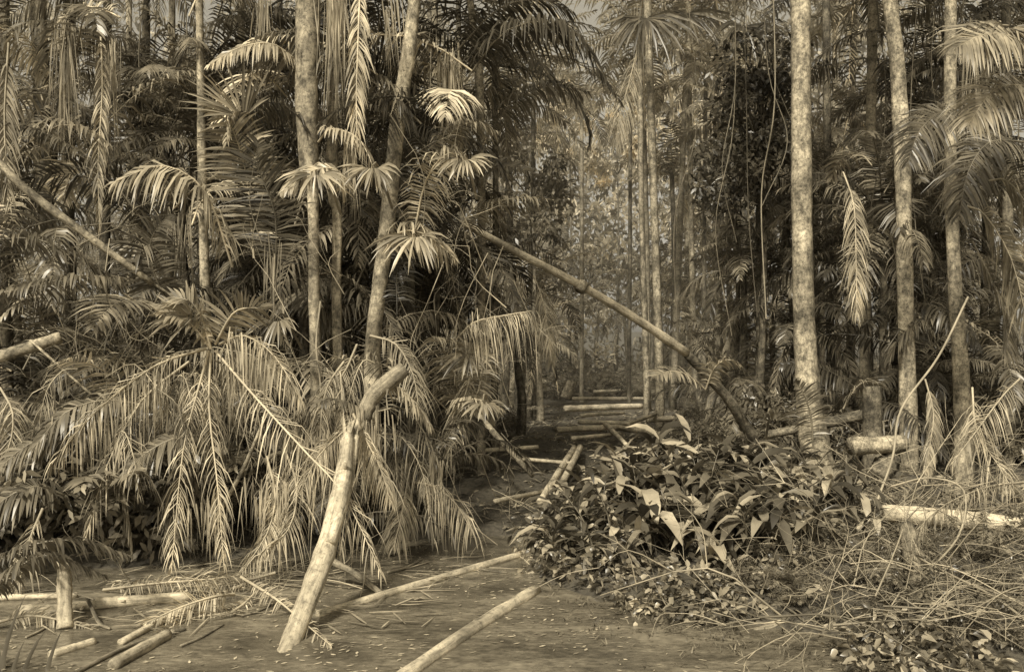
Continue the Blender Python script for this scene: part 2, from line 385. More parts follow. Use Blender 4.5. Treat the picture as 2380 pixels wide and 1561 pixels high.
for k in range(150):   # low cover along trail
    y=R.uniform(11,45); hw=.9+.055*y; x=pathx(y)+R.uniform(-hw,hw)
    obj('clump',random.choice(T_f+T_s),ug,(x,y,float(gz(x,y))-.1),R.uniform(0,6.28),R.uniform(.12,.26))

# right bank broad-leaved plants
bp=Acc(); R=np.random.default_rng(9)
def ginger(a,x,y,h,n=11,L=.34,wr=.21):
    z=float(gz(x,y)); az0=R.uniform(0,6.28); ln=R.uniform(.1,.4)
    pth=smooth_path([(x,y,z-.05),(x+math.cos(az0)*ln*.4,y+math.sin(az0)*ln*.4,z+h*.6),(x+math.cos(az0)*ln,y+math.sin(az0)*ln,z+h)],8)
    tube(a,pth,[.012,.005],4,.9,False)
    idx=np.linspace(.25,1,n)*(len(pth)-1); P=np.stack([np.interp(idx,np.arange(len(pth)),pth[:,k]) for k in range(3)],1)
    az=az0+1.57+np.arange(n)*math.pi+R.normal(0,.5,n); el=R.uniform(.15,1.8,n)
    D=np.stack([np.cos(az),np.sin(az),el],1); W=np.stack([-np.sin(az),np.cos(az),R.normal(0,.6,n)],1)
    leafs(a,P,D,W,L*R.uniform(.7,1.25,n),L*wr*R.uniform(.8,1.2,n),R.uniform(.3,1.1,n),[.2,.85,1,.75,.04],.4,R.choice([.35,.6,1.1,2.4],n)*R.uniform(.8,1.2,n))
for k in range(240):
    y=R.uniform(7.6,12.6); px=R.uniform(1265,1960)
    if k>200: px=R.uniform(1960,2420); y=R.uniform(9.8,12)
    x=(px-1190)/F*y
    if y<yb(x)+.4 or abs(x-pathx(y))<.45 and y>9.5: continue
    top=float(ztop(x,y)-gz(x,y)); h=min(R.uniform(.2,1.0),top-R.uniform(.0,.25))
    if h<.12: continue
    ginger(bp,x,y,h,int(R.integers(6,12)),R.uniform(.24,.5))
for (px,py,y) in [(1545,1010,10.5),(1610,1060,10),(1700,1050,10.2),(1780,1070,10),(1560,1110,9.2),(1660,1130,8.8),(1750,1160,8.6),(1820,1120,9),(1470,1120,9.5),(1600,1190,8.2),(1400,1150,9.6),(1690,1220,8),(1520,1200,8.3),(1350,1200,8.8),(1780,1250,7.9)]:
    p=S(px,py,y); h=p[2]-float(gz(p[0],p[1]))
    for j in range(2): ginger(bp,p[0]+R.normal(0,.08),p[1],h,9,.56,.24)
obj('broad_leaved_plants',bp.mesh('broad_leaved_plants',M_broad))
sh=Acc()
for (px,py,d,r) in [(1290,1235,8.6,.3),(1330,1310,7.9,.28),(1410,1350,7.5,.28),(1540,1420,6.9,.26),(1600,1380,7.,.26),(1650,1440,6.7,.24),(1720,1380,7,.25),(1480,1400,7.0,.22),
   (1560,1470,6.6,.16),(1380,1270,8.2,.26),(1830,1320,7.4,.22),(2000,1520,5.9,.2),(2070,1500,5.95,.24),(2160,1530,5.8,.24),(2200,1480,6.1,.22),(2110,1560,5.6,.2),(1900,1250,8.,.25),(2260,1560,5.6,.2),(2040,1560,5.6,.2)]:
    c=S(px,py,d); n=int(380*(r/.28)**2)
    q=nrm(R.normal(0,1,(n,3))); P=q*np.array([r*1.15,r*.9,r*.75])*(.5+.8*R.random((n,1)))+c+np.sin(q*7)*.07
    D=nrm(q+R.normal(0,.6,(n,3))+np.array([0,-.1,.15])); W=np.cross(D,R.normal(0,1,(n,3)))
    leafs(sh,P,D,W,R.uniform(.04,.11,n),R.uniform(.025,.055,n),.5,[.2,1,.8,.05],.3,R.choice([.5,1.,2.3],n)*R.uniform(.8,1.2,n))
    g=c.copy(); g[2]=float(gz(c[0],c[1]))-.1
    for j in range(6): tube(sh,smooth_path([g+R.normal(0,.06,3)*[1,1,0],(g+c)/2,c+R.normal(0,r*.5,3)],6),[.008,.003],4,.8,False)
obj('shrub',sh.mesh('shrub',M_broad))

# leaf litter & grass sprouts & floating bits
lt=Acc(); n=20000
x=R.uniform(-9,11,n); y=R.uniform(5,30,n); k=y>yb(x)+.1; x=x[k];y=y[k];n=len(x)
az=R.uniform(0,6.28,n); D=np.stack([np.cos(az),np.sin(az),R.normal(.1,.25,n)],1); W=np.stack([-np.sin(az),np.cos(az),R.normal(0,.5,n)],1)
leafs(lt,np.stack([x,y,gz(x,y)+R.uniform(.01,.06,n)],1),D,W,R.uniform(.06,.26,n),R.uniform(.015,.05,n),.3,[.2,1,.1],0,R.uniform(.3,1.6,n))
obj('leaf_litter',lt.mesh('leaf_litter',M_dry))
fl=Acc(); n=4200; x=R.uniform(-3.8,3,n); y=R.uniform(5.1,9.6,n)
k=(y<yb(x)-.03)&(np.sin(x*3.1+y*2)+np.sin(x*1.3-y*3.7)+R.normal(0,.8,n)>.1); x=x[k];y=y[k];n=len(x); az=R.normal(.4,.8,n)
leafs(fl,np.stack([x,y,np.full(n,.006)+R.uniform(0,.004,n)],1),np.stack([np.cos(az),np.sin(az),0*az],1),np.stack([-np.sin(az),np.cos(az),0*az],1),R.uniform(.012,.06,n),R.uniform(.008,.022,n),0,[.3,1,.2],0,R.uniform(.6,2.4,n))
n=150; x=R.uniform(-3.6,-.6,n); y=R.uniform(6.3,8.3,n); az=R.normal(.3,.7,n)   # fallen leaflet strips on the pool
leafs(fl,np.stack([x,y,np.full(n,.014)+R.uniform(0,.02,n)],1),np.stack([np.cos(az),np.sin(az),R.normal(0,.03,n)],1),np.stack([-np.sin(az),np.cos(az),0*az],1),R.uniform(.12,.45,n),R.uniform(.01,.024,n),0,[.5,1,.8,.1],0,R.uniform(.5,1.8,n))
obj('floating_leaves',fl.mesh('floating_leaves',M_dry))
gr=Acc()
for k in range(700):
    if k<380: x=R.uniform(.3,3.0); y=yb(x)+R.normal(-.3,.45)
    else: x=R.uniform(1.5,5.); y=R.uniform(5.6,9)
    n=5; az=R.uniform(0,6.28,n); D=np.stack([np.cos(az)*.5,np.sin(az)*.5,np.ones(n)],1)
    leafs(gr,np.tile([x,y,max(float(gz(x,y)),-.03)],(n,1)),D,np.stack([-np.sin(az),np.cos(az),0*az],1),R.uniform(.04,.13,n),.01,.6,[.6,1,.6,.05],0,R.uniform(.6,1.6,n))
obj('grass',gr.mesh('grass',M_broad))

# ---------------------------------------------------------------- logs
def mklog(pts,r,mat,name,sides,bump,n,broken,stub):
    a=Acc(); P=smooth_path(pts,n); tube(a,P,r,sides,1.,True,bump)
    if stub:
        for k in range(3):
            j=R.integers(2,len(P)-2); d=nrm(R.normal(0,1,3)); tube(a,[P[j],P[j]+d*r[0]*2.0],[r[0]*.35,r[0]*.22],6)
    if broken:
        n_=16; T=nrm(P[-1]-P[-2]); q=nrm(R.normal(0,1,(n_,3))); q-= (q@T)[:,None]*T; q=nrm(q)
        leafs(a,P[-1]+q*r[-1]*.75,np.tile(T,(n_,1))+q*.15,np.cross(q,T),R.uniform(.05,.28,n_),r[-1]*.6,0,[1,.7,.05],0,1.)
    return obj(name,a.mesh(name,mat,True))
def log(pix,w,mat=M_wood,name='fallen_log',sides=14,bump=.04,n=18,broken=False,stub=False):
    r=[ww/F*p[2]/2 for ww,p in zip(w,pix)] if len(w)==len(pix) else [w[0]/F*pix[0][2]/2,w[-1]/F*pix[-1][2]/2]
    return mklog([S(*p) for p in pix],r,mat,name,sides,bump,n,broken,stub)
def glog(pix,w,mat=M_wood,name='fallen_log',sides=12,base=0.,sink=.35,bump=.04,n=16,broken=False,stub=False):
    """log lying on a surface at height base"""
    pts=[];r=[]
    for (x,y),ww in zip(pix,w):
        d=(H-base)*F/(y-820); rr=ww/F*d/2; d=(H-base-rr*sink)*F/(y-820); pts.append(S(x,y,d)); r.append(rr)
    return mklog(pts,r,mat,name,sides,bump,n,broken,stub)
log([(640,1570,5.75),(680,1480,6.2),(752,1290,6.75),(795,1120,7.2),(808,1010,7.55)],[50,48,48,40,24],broken=True,n=28,sides=18,stub=True)
log([(768,1260,6.75),(802,1140,7.2),(826,1015,7.65)],[26,32,20],M_wood,broken=True)
log([(846,975,7.95),(868,918,8.0),(940,856,8.1)],[30,42,38],M_woodd,stub=True)
glog([(738,1428),(1000,1350),(1285,1266)],[20,20,16])
glog([(880,1612),(962,1556),(1100,1462),(1245,1372)],[40,38,34,30],sides=18,sink=.1)
glog([(-60,1390),(180,1382)],[16,13],sides=8,sink=.8)
glog([(44,1418),(235,1404)],[28,22],stub=True,sink=.6); glog([(222,1402),(440,1386)],[28,24],stub=True,sink=.7)
log([(152,1460,6.45),(149,1300,6.7)],[36,31],M_wood,'wooden_stake',8,.05)
glog([(118,1522),(218,1490)],[24,20]); glog([(262,1545),(388,1474)],[30,26],sink=.6); glog([(280,1492),(420,1420),(575,1355)],[18,16,10],sides=8,sink=.6)
glog([(150,1575),(300,1500),(420,1462)],[12,10,8],M_woodd,sides=8,sink=.8)
glog([(400,1470),(430,1462)],[18,10],M_woodd,'broken_branch',7)
glog([(860,1272),(960,1252)],[10,6],M_woodd,'broken_branch',7); glog([(300,1360),(470,1345)],[10,7],M_woodd,'broken_branch',7)
for k_ in [(420,1500,520,1450),(560,1430,640,1400),(330,1440,450,1425),(900,1330,980,1300),(1080,1310,1180,1330),(60,1480,130,1440),(460,1372,600,1378)]:
    glog([(k_[0],k_[1]),((k_[0]+k_[2])/2,(k_[1]+k_[3])/2+4),(k_[2],k_[3])],[7,6,4],M_woodd,'broken_branch',6,sink=.9)
log([(205,1395,6.9),(230,1445,6.5),(256,1460,6.4)],[9,9,6],M_woodd,'broken_branch',7)
log([(775,1305,7.6),(830,1335,7.5),(890,1382,7.3)],[16,15,12],M_woodd,'broken_branch')
log([(893,1265,8.6),(925,1165,8.8),(945,1080,8.9)],[24,18,10],M_woodd,broken=True)
log([(905,1165,8.7),(862,1060,8.5),(850,990,8.3)],[10,8,6],M_wood,'broken_branch',7)
log([(2050,1190,8.6),(2240,1208,8.4),(2440,1236,8.2)],[36,42,48],stub=True)
log([(2290,1242,8.2),(2330,1285,8.0),(2400,1345,7.6)],[40,38,34],M_woodd)
log([(2108,1225,7.6),(2125,1330,7.0),(2145,1450,6.4)],[36,42,46],M_woodd)
log([(1965,1345,7.4),(2030,1400,7.0),(2085,1450,6.6)],[28,34,36],M_woodd)
log([(1740,1475,6.4),(1850,1440,6.6),(2010,1425,6.8)],[18,28,30],M_woodd,stub=True)
log([(1978,1036,11.2),(2100,1030,11.4)],[44,40],M_bark,sides=16)
log([(1780,1010,13.5),(1900,988,13.3),(2010,962,13)],[18,24,26],M_barkd)
log([(2030,1110,12),(2028,1000,12),(2026,897,12)],[50,46,44],M_barkd,'tree_stump',16,.05)
log([(2040,1110,11.3),(2075,1060,11.4)],[60,40],M_barkd,'tree_stump',14,.08)
log([(2172,1050,14),(2170,930,14)],[30,26],M_barkd,'tree_stump',12,.05)
glog([(1255,1165),(1335,1040)],[17,14],base=.4,sides=9); glog([(1292,1152),(1349,1038)],[17,14],base=.4,sides=9)
for (x0,x1,y,w,dy) in [(1312,1492,946,14,3),(1505,1590,973,14,2),(1345,1490,982,11,-2),(1295,1445,995,14,3),(1440,1540,1001,14,-8),(1330,1420,1014,10,4),(1330,1520,926,9,0),(1380,1500,908,8,2),(1450,1540,1045,12,-5),(1120,1250,1042,11,4),(1190,1330,1070,10,-6),(1150,1290,1150,11,14),(1350,1450,962,9,3),(1400,1520,893,7,0)]:
    glog([(x0,y+dy),(x1,y-dy)],[w,w*.9],base=.42,sides=9)
glog([(1408,985),(1455,1032)],[12,10],base=.5,sides=8); glog([(1460,985),(1525,962)],[9,8],base=.55,sides=8)
log([(1315,925,32),(1330,885,32)],[26,22],M_bark,'tree_stump',9)
log([(1185,905,30),(1207,862,30)],[18,17],M_wood,'tree_stump',9)
log([(1570,990,20),(1590,950,20)],[22,20],M_bark,'tree_stump',9)
# leaning poles
log([(1800,1085,15.2),(1740,1000,14.9),(1695,930,14.6),(1640,868,14.3),(1592,817,14.1)],[27,26,24,22,21],M_barkd,'leaning_pole',n=18)
log([(1596,820,14.1),(1480,742,13.6),(1352,665,13.1),(1200,585,12.6),(1075,518,12.2)],[21,20,19,18,13],M_wood,'leaning_pole',n=24)
log([(1346,676,13.05),(1358,656,13.1)],[26,26],M_bark,'leaning_pole_knot',8)
log([(-30,350,9),(60,440,9.1),(200,545,9.3),(355,658,9.6)],[20,20,19,15],M_bark,'leaning_pole',n=18)
log([(355,658,9.6),(470,735,9.9),(640,862,10.4)],[7,6,5],M_bark,'leaning_pole',6)
log([(-60,845,9.2),(20,822,9.3),(142,783,9.5)],[28,29,27],M_bark,stub=False)
log([(70,790,9.3),(200,905,9.3),(330,1010,9.2)],[6,6,5],M_bark,'leaning_pole',6)
log([(1112,965,11.6),(1170,1030,11.2),(1238,1105,10.8)],[15,14,12],M_bark,'leaning_pole',9)
log([(480,1240,8.3),(560,1100,8.2),(620,960,8.2)],[12,10,6],M_bark,'leaning_pole',8)
log([(600,1330,7.9),(640,1210,7.9),(668,1120,8)],[12,11,8],M_wood,'leaning_pole',8)

# ---------------------------------------------------------------- hero fronds
green=Acc(); dry=Acc(); R=np.random.default_rng(21)
def hf(acc,pix,n,L,w,droop,roll=0,tone=1.,up=(0,0,1),**k):
    frond(acc,smooth_path([S(*p) for p in pix],18),int(n*1.15),L,w*.85,droop,roll,up,tone,**k)
C=(0,-1,.15)   # leaf plane facing the clearing
hf(green,[(540,620,9.3),(480,450,9.0),(380,385,8.8),(262,425,8.6)],46,.62,.036,1.3,.5,2.3)
hf(green,[(590,600,9.4),(575,420,9.4),(540,300,9.2),(490,245,9)],44,.5,.034,.25,0,2.1,C)
hf(green,[(720,170,9.8),(640,105,9.4),(560,110,9.2),(488,150,9)],42,.34,.034,1.2,.5,2.6)
hf(green,[(740,330,9.2),(770,300,9),(840,330,8.8),(888,450,8.6)],34,.32,.034,1.3,.4,2.2)
hf(green,[(800,470,9.),(790,400,8.8),(730,395,8.6),(655,445,8.5)],36,.3,.036,1.,.7,2.8)
hf(green,[(960,560,9.5),(990,420,9.3),(1045,355,9.1),(1102,388,9)],40,.4,.034,1.1,.5,2.5)
hf(green,[(890,590,9),(930,540,8.8),(990,545,8.6),(1058,600,8.5)],32,.36,.04,1.4,.9,2.8)
hf(green,[(1075,560,12),(1130,480,11.7),(1210,460,11.5),(1288,465,11.3)],40,.35,.036,1.0,.4,1.6)
hf(green,[(1080,190,11),(1180,70,10.6),(1320,60,10.2),(1410,190,9.9)],76,.62,.04,1.3,.25,.5,rt=3.5)
hf(green,[(1060,120,11),(1160,20,10.8),(1260,0,10.6),(1330,30,10.4)],60,.5,.036,.9,.3,.6,rt=2.5)
hf(green,[(1120,330,12),(1200,230,11.8),(1290,195,11.6),(1366,215,11.4)],46,.42,.036,1.1,.4,.9)
hf(green,[(1000,400,10.5),(1050,310,10.3),(1100,285,10.1),(1155,305,10)],36,.36,.034,1.1,.4,1.6)
hf(green,[(-40,560,8.6),(80,555,8.6),(190,600,8.5),(285,660,8.4)],48,.38,.034,.9,.5,.8)
hf(green,[(-40,690,8.3),(80,665,8.3),(190,640,8.2),(285,650,8.1)],44,.3,.034,1.1,.4,1.0)
hf(green,[(640,640,9.5),(640,500,9.3),(600,390,9.2),(600,330,9.1)],46,.5,.03,.2,.2,.6,C)
hf(green,[(400,720,9.8),(360,640,9.6),(350,560,9.5),(390,500,9.4)],40,.45,.03,.3,0,.7,C)
hf(green,[(480,380,11),(430,250,11),(340,170,10.8),(260,160,10.6)],50,.6,.036,.6,.3,.8)
hf(green,[(480,150,11),(560,60,10.8),(650,30,10.6),(700,60,10.4)],46,.55,.036,.9,.3,.6)
hf(green,[(500,360,11),(580,250,11),(660,240,10.8),(700,290,10.6)],44,.5,.036,.9,.3,1.0)
hf(green,[(240,520,11.5),(330,420,11.3),(440,400,11),(520,450,10.8)],44,.5,.036,.9,.4,.8)
hf(green,[(1050,960,9.4),(1080,930,9.2),(1120,930,9.1),(1168,950,9)],26,.25,.035,1.2,.6,2.3)
hf(green,[(1090,960,10.5),(1120,880,10.3),(1110,820,10.2),(1060,800,10)],34,.28,.035,.5,0,1.9,C)
hf(green,[(870,900,8.2),(920,900,8.1),(970,940,8),(1002,995,7.9)],30,.3,.032,1.2,.5,1.9)
hf(green,[(1640,905,13.8),(1600,872,13.6),(1560,862,13.4),(1515,875,13.2)],26,.32,.04,.5,.5,2.5)
hf(green,[(1640,905,13.8),(1660,855,13.6),(1690,835,13.5),(1720,850,13.4)],24,.3,.04,.6,.5,2.4)
hf(green,[(1890,1040,10.2),(1885,970,10.1),(1870,920,10),(1850,890,9.9)],24,.28,.03,.3,0,1.1,C)
hf(green,[(1960,950,12),(1990,900,12),(2020,885,12),(2050,900,12)],24,.3,.03,.8,.5,1.3)
for p in [[(490,810,8.1),(450,760,8.),(410,730,7.9),(368,722,7.8)],[(490,810,8.1),(470,740,8),(440,700,7.9),(400,690,7.9)],[(500,800,8.1),(540,730,8),(580,715,7.9),(620,720,7.9)]]:
    hf(green,p,22,.3,.034,.3,.7,2.3)
for p in [[(480,1010,8.3),(400,1020,8.1),(330,1060,8),(290,1110,7.9)],[(330,940,8.6),(240,930,8.4),(150,960,8.2),(70,1050,8.1)],[(200,1010,8.4),(120,1010,8.3),(40,1050,8.2),(-30,1120,8.1)],[(150,1150,8),(80,1130,7.8),(10,1160,7.7),(-50,1220,7.6)]]:
    hf(green,p,40,.34,.034,1.0,.5,1.1)
for p in [[(-60,1340,6.5),(60,1270,6.6),(180,1255,6.7),(300,1290,6.7)],[(-60,1420,6.3),(40,1320,6.4),(120,1290,6.5),(240,1335,6.5)]]:
    hf(green,p,50,.26,.032,.9,.5,.9)
for k in range(9):  # blades rising at the near left corner
    x0=R.uniform(-40,120); P0=S(x0,1600,5.6)
    leafs(green,P0[None],np.array([[R.normal(0,.25),.1,1.]]),np.array([[1.,.3,0]]),R.uniform(.3,.6),.03,.35,[.8,1,.8,.5,.05],.3,.7)
# foreshortened frond tips spreading like fans
def fan(px,py,d,L,n=26,a0=185,a1=355,tone=2.3,droop=.6,w=.03):
    c=S(px,py,d); th=np.radians(np.linspace(a0,a1,n)+R.normal(0,5,n)); sk=R.uniform(-.3,.3)
    D=np.stack([np.cos(th)+sk,-.35-.3*np.abs(np.cos(th)),np.sin(th)*.7+.3],1)+R.normal(0,.08,(n,3)); W=np.stack([-np.sin(th),0*th,np.cos(th)],1)+R.normal(0,.35,(n,3))
    leafs(green,c+np.stack([np.cos(th)*.09,0*th,.03*np.sin(th)],1),D,W,L*R.uniform(.55,1.15,n),w*R.uniform(.7,1.2,n),droop*R.uniform(.5,1.4,n),[.5,1,.8,.06],.25,tone*R.uniform(.4,1.35,n))
    tube(green,smooth_path([c,c+np.array([.02,.25,.05]),c+np.array([.1,.7,-.3])],6),[.008,.016],4,tone,False)
for f_ in [(960,545,8.5,.42),(735,400,8.5,.36),(1122,932,8.9,.24),(455,735,7.9,.4,20,120,240),(1078,365,9,.3),(865,385,8.6,.32),(560,265,9,.5,26,20,200,1.9,.2),(320,560,9.6,.45,24,200,340,1.4),(1800,980,9.8,.35,18,30,160,1.3),
    (1500,40,21,1.6,30,185,355,1.0,.8,.08),(1595,30,24,1.6,30,185,355,1.3,.8,.08),(1730,60,22,1.5,30,185,355,.8,.8,.08),(2345,60,9.6,.6),(1090,820,9.4,.34,22,180,350,1.9),(640,740,9,.34,22,190,350,1.6)]: fan(*f_)
# right edge fronds
for p,t in [([(2420,160,9.5),(2360,90,9.4),(2290,80,9.3),(2225,110,9.2)],1.9),([(2300,420,10.5),(2340,420,10.3),(2390,480,10.1),(2440,600,10)],1.8),
          ([(2250,480,10.5),(2290,500,10.3),(2350,600,10.1),(2390,760,10)],1.9),([(2440,240,9.8),(2380,200,9.7),(2310,210,9.6),(2250,290,9.5)],1.7),
          ([(2260,300,12),(2200,260,11.8),(2140,300,11.6),(2110,380,11.4)],.7),([(2260,560,11),(2300,640,10.8),(2330,720,10.6),(2340,830,10.5)],1.4),
          ([(2380,330,11),(2300,330,10.8),(2250,400,10.7),(2230,500,10.6)],1.0)]:
    hf(green,p,60,.62,.03,.8,.8,t)
# hanging foliage
for p,L,t in [([(838,-60,9.4),(832,100,9.2),(828,230,9.1),(830,340,9)],.34,2.2),([(232,40,9.8),(238,200,9.7),(228,380,9.6),(232,540,9.5)],.26,1.5),
     ([(1960,400,13),(1985,480,12.8),(1990,620,12.7),(1992,745,12.6)],.5,1.8),([(1065,100,11),(1068,200,11),(1070,300,11),(1072,360,11)],.2,1.9),
     ([(1240,640,14),(1262,700,14),(1275,780,14),(1280,840,14)],.5,1.7),([(2150,880,11.5),(2170,960,11.4),(2160,1040,11.3),(2150,1110,11.2)],.3,1.4),
     ([(20,100,9.5),(10,260,9.4),(14,380,9.3),(20,480,9.2)],.4,1.3),([(1480,120,21),(1460,200,20.8),(1440,270,20.6),(1430,340,20.5)],.9,1.4)]:
    hf(dry,p,66,L,.022,1.3,R.normal(0,.25),t*.75,C,fwd=(42,66),ragged=.15,twist=.7)
def strands(px,py,d,n,wid,ln,tone):
    x=R.normal(px,wid,n); P=np.array([S(a_,py+R.uniform(-20,40),d+R.normal(0,.08)) for a_ in x])
    D=np.stack([R.normal(0,.08,n),R.normal(0,.06,n),-np.ones(n)],1); W=np.stack([np.ones(n),R.normal(0,1,n),0*x],1)
    leafs(dry,P,D,W,ln*R.uniform(.4,1.1,n),R.uniform(.006,.018,n),.1,[.6,1,.7,.3,.05],0,tone*R.uniform(.5,1.3,n))
for s in [(775,-30,9.3,80,16,1.4,1.3),(150,60,9.6,60,14,1.5,1.1),(1040,130,10.5,70,14,1.2,1.3),(815,330,9.1,26,7,.8,1.4),(905,0,9.6,20,10,.9,1.2),(640,560,9.4,20,12,.9,1.),(2270,60,11,40,12,1.7,.9),(1490,20,21,40,14,2.2,.9),(260,100,10,30,8,1.4,1.2),(610,-20,10,30,10,1.2,1.),(420,500,9.8,24,12,1.0,1.),
    (560,830,8.1,60,50,.7,1.2),(720,1000,8,60,50,.6,1.2),(850,960,7.9,50,26,.75,1.3),(400,880,8.2,60,60,.7,1.1),(240,980,8.1,50,60,.55,1.1),(980,1050,8.8,50,40,.7,1.1),(1150,750,9.4,36,40,.65,1.3),(660,1120,7.9,50,40,.6,1.2),(480,1150,7.8,50,50,.55,1.2)]: strands(*s)
# collapsed dried palm over the pool
for p,L,t,dr in [([(485,815,8.2),(462,900,8.0),(425,1050,7.8),(398,1330,7.5)],.3,1.8,1.6),([(490,820,8.2),(486,950,7.9),(505,1120,7.7),(522,1330,7.5)],.3,1.8,1.7),
     ([(500,815,8.2),(600,930,7.8),(720,1060,7.4),(800,1150,7.2),(885,1330,7.0)],.46,1.8,1.7),([(480,810,8.2),(360,850,8.0),(220,960,7.9),(110,1090,7.8)],.4,1.6,1.8),
     ([(510,800,8.2),(570,780,8.),(640,830,7.9),(700,930,7.8)],.42,1.5,1.8),([(440,840,8.3),(330,930,8.2),(250,1080,8.0),(200,1250,7.9)],.36,1.3,1.6),
     ([(620,1060,8.2),(640,1150,8),(620,1240,7.8),(560,1330,7.6)],.34,1.6,1.5),([(660,1040,8.1),(690,1130,7.9),(670,1230,7.7),(590,1300,7.5)],.35,1.7,1.4),
     ([(545,1380,7.0),(500,1385,6.8),(420,1410,6.6),(330,1450,6.4)],.16,1.9,.4),([(240,1370,7.4),(360,1355,7.3),(480,1345,7.3),(620,1330,7.4)],.14,1.5,.8),
     ([(560,1340,7.3),(640,1390,6.8),(700,1440,6.4),(770,1500,6.0)],.12,1.7,.5),([(820,960,7.8),(850,1020,7.8),(885,1090,7.8),(908,1165,7.8)],.34,1.6,1.6),
     ([(850,950,8),(800,1000,7.9),(740,1060,7.8),(700,1140,7.7)],.35,1.4,1.5),([(960,1120,8.8),(1010,1130,8.6),(1060,1170,8.5),(1100,1240,8.4)],.4,1.4,1.4),
     ([(950,1120,8.8),(940,1160,8.7),(930,1210,8.6),(915,1270,8.5)],.35,1.3,1.4),([(1060,790,9.6),(1100,750,9.4),(1160,735,9.3),(1235,722,9.2)],.56,1.6,2.6),
     ([(1100,850,10),(1080,920,9.9),(1050,1000,9.8),(1040,1080,9.7)],.4,1.2,1.4),([(830,800,9),(790,880,8.8),(700,960,8.7),(660,1040,8.6)],.4,1.1,1.6),
     ([(1160,1300,9),(1200,1290,8.8),(1230,1310,8.4),(1270,1350,8.)],.2,1.5,.5),([(2260,900,10),(2270,1000,9.8),(2320,1080,9.6),(2360,1150,9.4)],.45,1.5,1.5),
     ([(2370,880,10),(2330,920,9.8),(2270,1000,9.6),(2210,1080,9.5)],.4,1.5,1.3),([(1150,1150,11),(1190,1160,10.8),(1240,1180,10.5),(1280,1220,10.2)],.25,1.2,.6),
     ([(0,900,8.6),(30,960,8.5),(20,1040,8.4),(-20,1100,8.3)],.4,1.3,1.5),([(100,1180,7.6),(70,1250,7.5),(60,1300,7.4),(30,1390,7.3)],.3,1.2,1.2),
     ([(2250,1150,8.6),(2200,1230,8.2),(2230,1330,7.6),(2300,1420,7.1)],.3,1.3,1.0),([(2380,1120,9),(2300,1130,8.8),(2200,1170,8.5),(2120,1240,8.1)],.35,1.2,1.),([(1780,1220,9),(1830,1250,8.6),(1900,1320,8),(1960,1400,7.3)],.2,1.2,.8),
     ([(2400,1330,7.2),(2330,1370,7),(2250,1440,6.6),(2180,1500,6.2)],.22,1.2,.8),([(1880,1400,7),(1960,1380,6.9),(2060,1400,6.8),(2160,1450,6.5)],.2,1.1,.8),
     ([(800,840,8.6),(760,900,8.5),(745,990,8.4),(750,1080,8.3)],.3,1.2,1.5),([(860,780,9),(920,800,8.9),(960,870,8.8),(975,960,8.7)],.35,1.,1.5),
     ([(600,1370,7.2),(540,1420,6.8),(430,1440,6.6),(280,1530,6.0)],.13,1.6,.4),([(640,1330,7.5),(560,1350,7.4),(430,1362,7.3),(250,1350,7.5)],.16,1.3,.7),([(-20,1450,6.4),(60,1430,6.5),(140,1440,6.5),(240,1470,6.4)],.16,1.2,.5)]:
    hf(dry,p,56,L,.013,dr,R.normal(0,.35),t*.9,C,fwd=(28,58),ragged=.18,twist=1.0,rad=.014,rt=1.2,lvar=.3)
for k in range(30):  # ragged extra dead fronds in the collapsed heap
    px=R.uniform(150,1040); py=R.uniform(800,1080); d=R.uniform(8.0,9.0); dx=R.normal(0,70); h=R.uniform(120,300)
    h=min(h,1290-py)
    hf(dry,[(px,py,d),(px+dx*.5,py-R.uniform(-30,40),d-.1),(px+dx,py+h*.4,d-.2),(px+dx*1.25,py+h,d-.25)],34,R.uniform(.2,.36),.012,1.7,R.normal(0,.6),R.uniform(.5,1.3),C,fwd=(25,65),ragged=.3,twist=1.2,rad=.009,lvar=.35)
# random fillers in the left thicket and beside the right trees
R=np.random.default_rng(31)
for k in range(200):
    px=R.uniform(-60,1110); py=R.uniform(-60,1120); d=R.uniform(9.8,12.5)
    az=R.uniform(0,6.28); e0=R.uniform(-10,75)
    if px>900 and math.cos(az)>0: az=math.pi-az
    frond(green if R.random()<.8 else dry,arc(e0,e0-R.uniform(50,120),R.uniform(1.2,2.4),az,org=S(px,py,d)),38,R.uniform(.3,.5),.03,R.uniform(.4,1.4),R.normal(0,.5),tone=R.choice([.35,.6,1.,1.7]),rad=.012,seg=3)
for k in range(60):
    px=R.uniform(1950,2440); py=R.uniform(0,1000); d=R.uniform(13,16)
    az=R.uniform(0,6.28); e0=R.uniform(-10,75)
    frond(green,arc(e0,e0-R.uniform(50,120),R.uniform(1.2,2.2),az,org=S(px,py,d)),36,R.uniform(.35,.5),.032,R.uniform(.4,1.4),R.normal(0,.5),tone=R.choice([.35,.6,1.,1.7]),rad=.012)
for k in range(80):   # low thicket skirt above the left pool edge
    px=R.uniform(-60,1060); d=R.uniform(8.7,10); py=R.uniform(980,1200)
    az=R.uniform(0,6.28); e0=R.uniform(10,80)
    frond(green,arc(e0,e0-R.uniform(70,130),R.uniform(.7,1.3),az,org=S(px,py,d)),28,R.uniform(.2,.34),.028,R.uniform(.6,1.4),R.normal(0,.4),tone=R.uniform(.3,1.),rad=.01)
obj('palm_fronds',green.mesh('palm_fronds',M_leaf))
obj('dead_palm_fronds',dry.mesh('dead_palm_fronds',M_dry))

